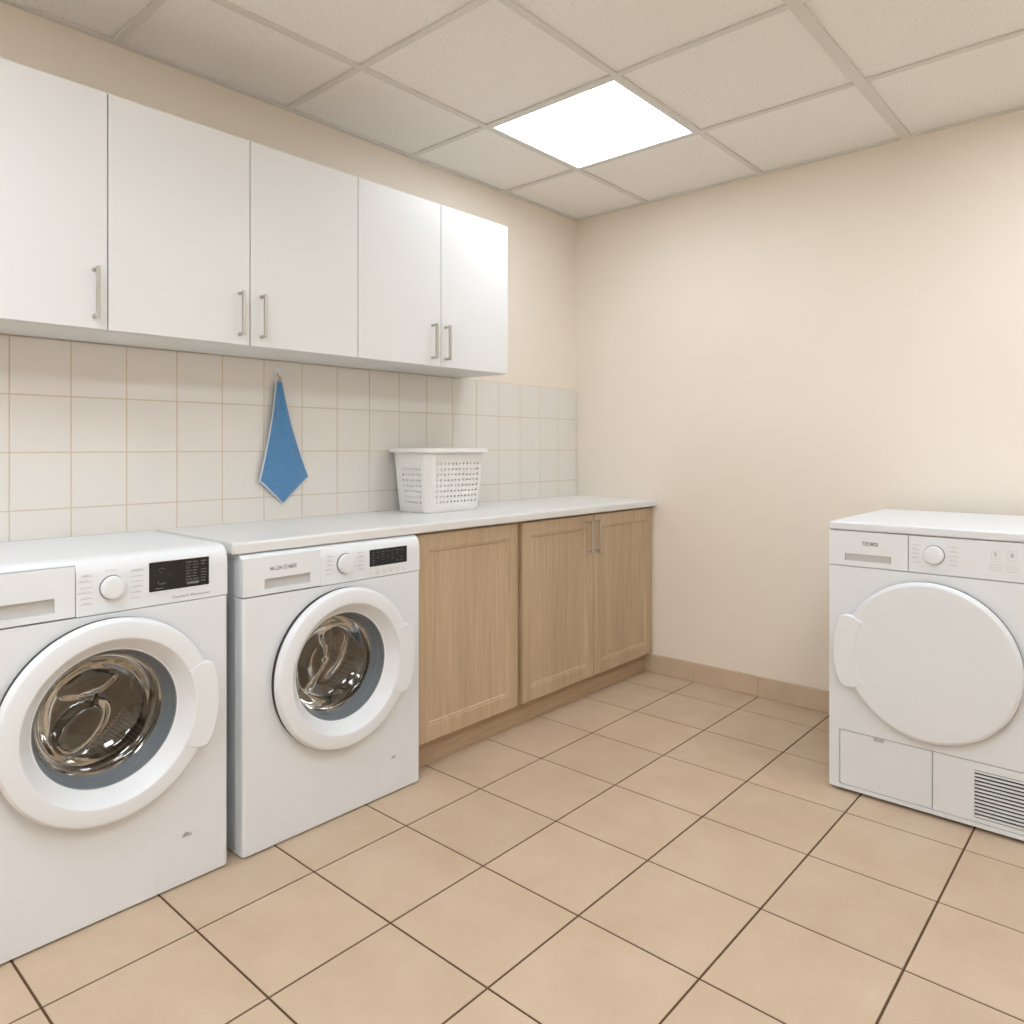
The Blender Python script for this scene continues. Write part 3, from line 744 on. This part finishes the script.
# ------------------------------------------------------------------ laundry basket
def basket():
    bx, by, z0 = .158, -1.204, CZ1 + .0005; Hh = 1.166 - z0
    r = empty('laundry_basket', (bx, by, z0), label='white plastic laundry basket with round perforations on the worktop', cat='laundry basket')
    ns = {0: 12, 1: 7, 2: 12, 3: 7}; nc = 5     # sides: 0 front(+x), 1 (+y), 2 back(-x), 3 (-y)
    stations = []
    for s in range(4):
        for i in range(ns[s] * 2): stations.append(('s', s, i / (ns[s] * 2)))
        for i in range(nc * 2): stations.append(('c', s, i / (nc * 2)))
    def pos(st, t, grow=0.):
        k = t ** .85; hx = .096 + .022 * k + grow; hy = .153 + .019 * k + grow; rc = .034 + .006 * t + grow
        kind, s, f = st
        if kind == 's':
            if s == 0: x, y = hx, -(hy - rc) + 2 * (hy - rc) * f
            elif s == 1: x, y = (hx - rc) - 2 * (hx - rc) * f, hy
            elif s == 2: x, y = -hx, (hy - rc) - 2 * (hy - rc) * f
            else: x, y = -(hx - rc) + 2 * (hx - rc) * f, -hy
        else:
            a = (0, 90, 180, 270)[s] + 90 * f; a = math.radians(a)
            c = [(hx - rc, hy - rc), (-(hx - rc), hy - rc), (-(hx - rc), -(hy - rc)), (hx - rc, -(hy - rc))][s]
            x, y = c[0] + rc * math.cos(a), c[1] + rc * math.sin(a)
        return Vector((x, y, t * Hh))
    bm = BM(); N = len(stations); rows = 22                     # half rows: 11 rows
    cache = {}
    def V(i, j):
        i %= N
        if (i, j) not in cache: cache[(i, j)] = bm.verts.new(pos(stations[i], .035 + .965 * j / rows))
        return cache[(i, j)]
    for ci in range(N // 2):
        kind, s, f = stations[2 * ci]
        idx = round(f * ns[s]) if kind == 's' else -1
        for cj in range(rows // 2):
            i, j = 2 * ci, 2 * cj
            ringv = [V(i, j), V(i + 1, j), V(i + 2, j), V(i + 2, j + 1), V(i + 2, j + 2), V(i + 1, j + 2), V(i, j + 2), V(i, j + 1)]
            hole = kind == 's' and 1 <= cj <= 8 and (idx > 0 or s in (0, 2)) and not (s in (1, 3) and cj == 8)
            if hole:
                c = sum((v.co for v in ringv), Vector()) / 8; iv = []
                du = (ringv[3].co - ringv[7].co) / 2; dv = (ringv[5].co - ringv[1].co) / 2
                q = .0048; un, vn = du.normalized(), dv.normalized()
                for k in range(8):
                    a = math.radians(225 + 45 * k); iv.append(bm.verts.new(c + un * q * math.cos(a) * min(1, du.length / .0088) + vn * q * 1.1 * math.sin(a)))
                for k in range(8): bm.faces.new((ringv[k], ringv[(k + 1) % 8], iv[(k + 1) % 8], iv[k]))
            else: bm.faces.new(ringv)
    # rounded foot and floor of the basket
    ring0 = [V(i, 0) for i in range(N)]
    low = [bm.verts.new(Vector((v.co.x * .965, v.co.y * .972, .0022))) for v in ring0]
    for i in range(N): bm.faces.new((ring0[i], low[i], low[(i + 1) % N], ring0[(i + 1) % N]))
    bm.faces.new(low)
    o = link('tub', bm, M['bwhite'], r, smooth=50)
    md = o.modifiers.new('thickness', 'SOLIDIFY'); md.thickness = .0022; md.offset = -1
    # rolled rim
    rb = BM(); sec = [(-.001, -.018), (.002, -.018), (.0035, -.004), (.013, -.003), (.0205, -.010), (.0225, -.009), (.0225, .002), (.019, .0065), (.004, .0085), (-.003, .006), (-.004, 0)]
    rings = []
    for st in stations:
        base_ = pos(st, 1.); 
        rings.append([rb.verts.new((lambda p: (p.x, p.y, Hh + dz))(pos(st, 1., gr))) for gr, dz in sec])
    for i in range(N):
        A_, B_ = rings[i], rings[(i + 1) % N]
        for k in range(len(sec)): rb.faces.new((A_[k], A_[(k + 1) % len(sec)], B_[(k + 1) % len(sec)], B_[k]))
    link('rim', rb, M['bwhite'], r, smooth=50)
basket()

# ------------------------------------------------------------------ hook and hanging cloth
hy_, hz_ = -1.893, 1.447
r = empty('wall_hook', (.0055, hy_, hz_), label='small white round hook fixed to the wall tiles, holding the blue cloth', cat='wall hook')
pb = BM(); tube(pb, [(0, 0, .014), (.004, 0, .014)], .0155, 28); link('hook_plate', pb, M['whitep'], r)
hk = BM(); tube(hk, [(.003, 0, .010), (.012, 0, .001), (.020, 0, -.008), (.0215, 0, -.018), (.026, 0, -.022), (.031, 0, -.017), (.032, 0, -.009)], .0026, 10)
link('hook_arm', hk, M['steel'], r)

def cloth():
    r = empty('cleaning_cloth', (.022, hy_ - .003, 1.416), label='blue terry cloth hanging from the hook on the tiled wall', cat='cloth')
    # outline (y, z) relative to the hook point
    top, lft, rgt, bot = (0, .006), (-.076, -.360), (.128, -.350), (.020, -.446)
    def edgeL(t): # t 0..1 down
        if t < .8: k = t / .8; return (-.010 + (lft[0] + .010) * k + .006 * math.sin(PI * k), top[1] + (lft[1] - top[1]) * k)
        k = (t - .8) / .2; return (lft[0] + (bot[0] - lft[0]) * k, lft[1] + (bot[1] - lft[1]) * k)
    def edgeR(t):
        if t < .8: k = t / .8; return (.012 + (rgt[0] - .012) * k - .010 * math.sin(PI * k), top[1] + (rgt[1] - top[1]) * k)
        k = (t - .8) / .2; return (rgt[0] + (bot[0] - rgt[0]) * k, rgt[1] + (bot[1] - rgt[1]) * k)
    def P(u, t):
        a, b = edgeL(t), edgeR(t)
        y = a[0] + (b[0] - a[0]) * u; z = a[1] + (b[1] - a[1]) * u
        w = max(.0, 1 - t * .9)
        x = .003 + .010 * math.sin(u * PI * 3 + .6) * (.15 + .5 * w) * min(1, t * 5) + .010 * t * (1 - t) - .006 * t + .006 * math.sin(u * PI)
        return Vector((x, y, z))
    bm = BM(); nu, nt = 24, 60
    G = [[bm.verts.new(P(i / nu, j / nt)) for i in range(nu + 1)] for j in range(nt)]
    tip = bm.verts.new(P(.5, 1))
    for j in range(nt - 1):
        for i in range(nu): bm.faces.new((G[j][i], G[j][i + 1], G[j + 1][i + 1], G[j + 1][i]))
    for i in range(nu): bm.faces.new((G[nt - 1][i], G[nt - 1][i + 1], tip))
    o = link('cloth', bm, M['towel'], r, smooth=80); md = o.modifiers.new('thickness', 'SOLIDIFY'); md.thickness = .004; md.offset = 0
    hb = BM(); pts = [P(0, j / nt) for j in range(nt)] + [P(.5, 1)] + [P(1, j / nt) for j in range(nt - 1, -1, -1)]
    tube(hb, pts, .0030, 8); link('hem', hb, M['hem'], r)
    lb = BM(); tube(lb, [(.003, -.004, 0), (.0035, -.004, .010), (.002, -.001, .016), (.001, .003, .010), (.002, .003, 0)], .0016, 8)
    link('hanging_loop', lb, M['hem'], r)
cloth()

for o in list(COL.objects):
    if o.type == 'MESH' and o.data.polygons and o.data.polygons[0].use_smooth:
        wn = o.modifiers.new('weighted_normals', 'WEIGHTED_NORMAL'); wn.keep_sharp = True; wn.weight = 80

# ------------------------------------------------------------------ camera
cam = bpy.data.cameras.new('camera'); co = bpy.data.objects.new('camera', cam); COL.objects.link(co)
co.location = (2.507, -3.3806, 1.18); co.rotation_euler = (PI / 2, 0, .7254)
cam.sensor_width = 36; cam.sensor_fit = 'HORIZONTAL'; cam.lens = 737.2447 / 1024 * 36
cam.shift_y = -(512 - 446.76) / 1024; cam.clip_start = .02
SC.camera = co
w = bpy.data.worlds.new('world'); SC.world = w; w.use_nodes = True
w.node_tree.nodes['Background'].inputs[0].default_value = (.8, .75, .7, 1); w.node_tree.nodes['Background'].inputs[1].default_value = .05
SC.view_settings.view_transform = 'Standard'; SC.view_settings.look = 'None'
SC.view_settings.exposure = .48; SC.view_settings.gamma = 1; SC.view_settings.use_curve_mapping = False
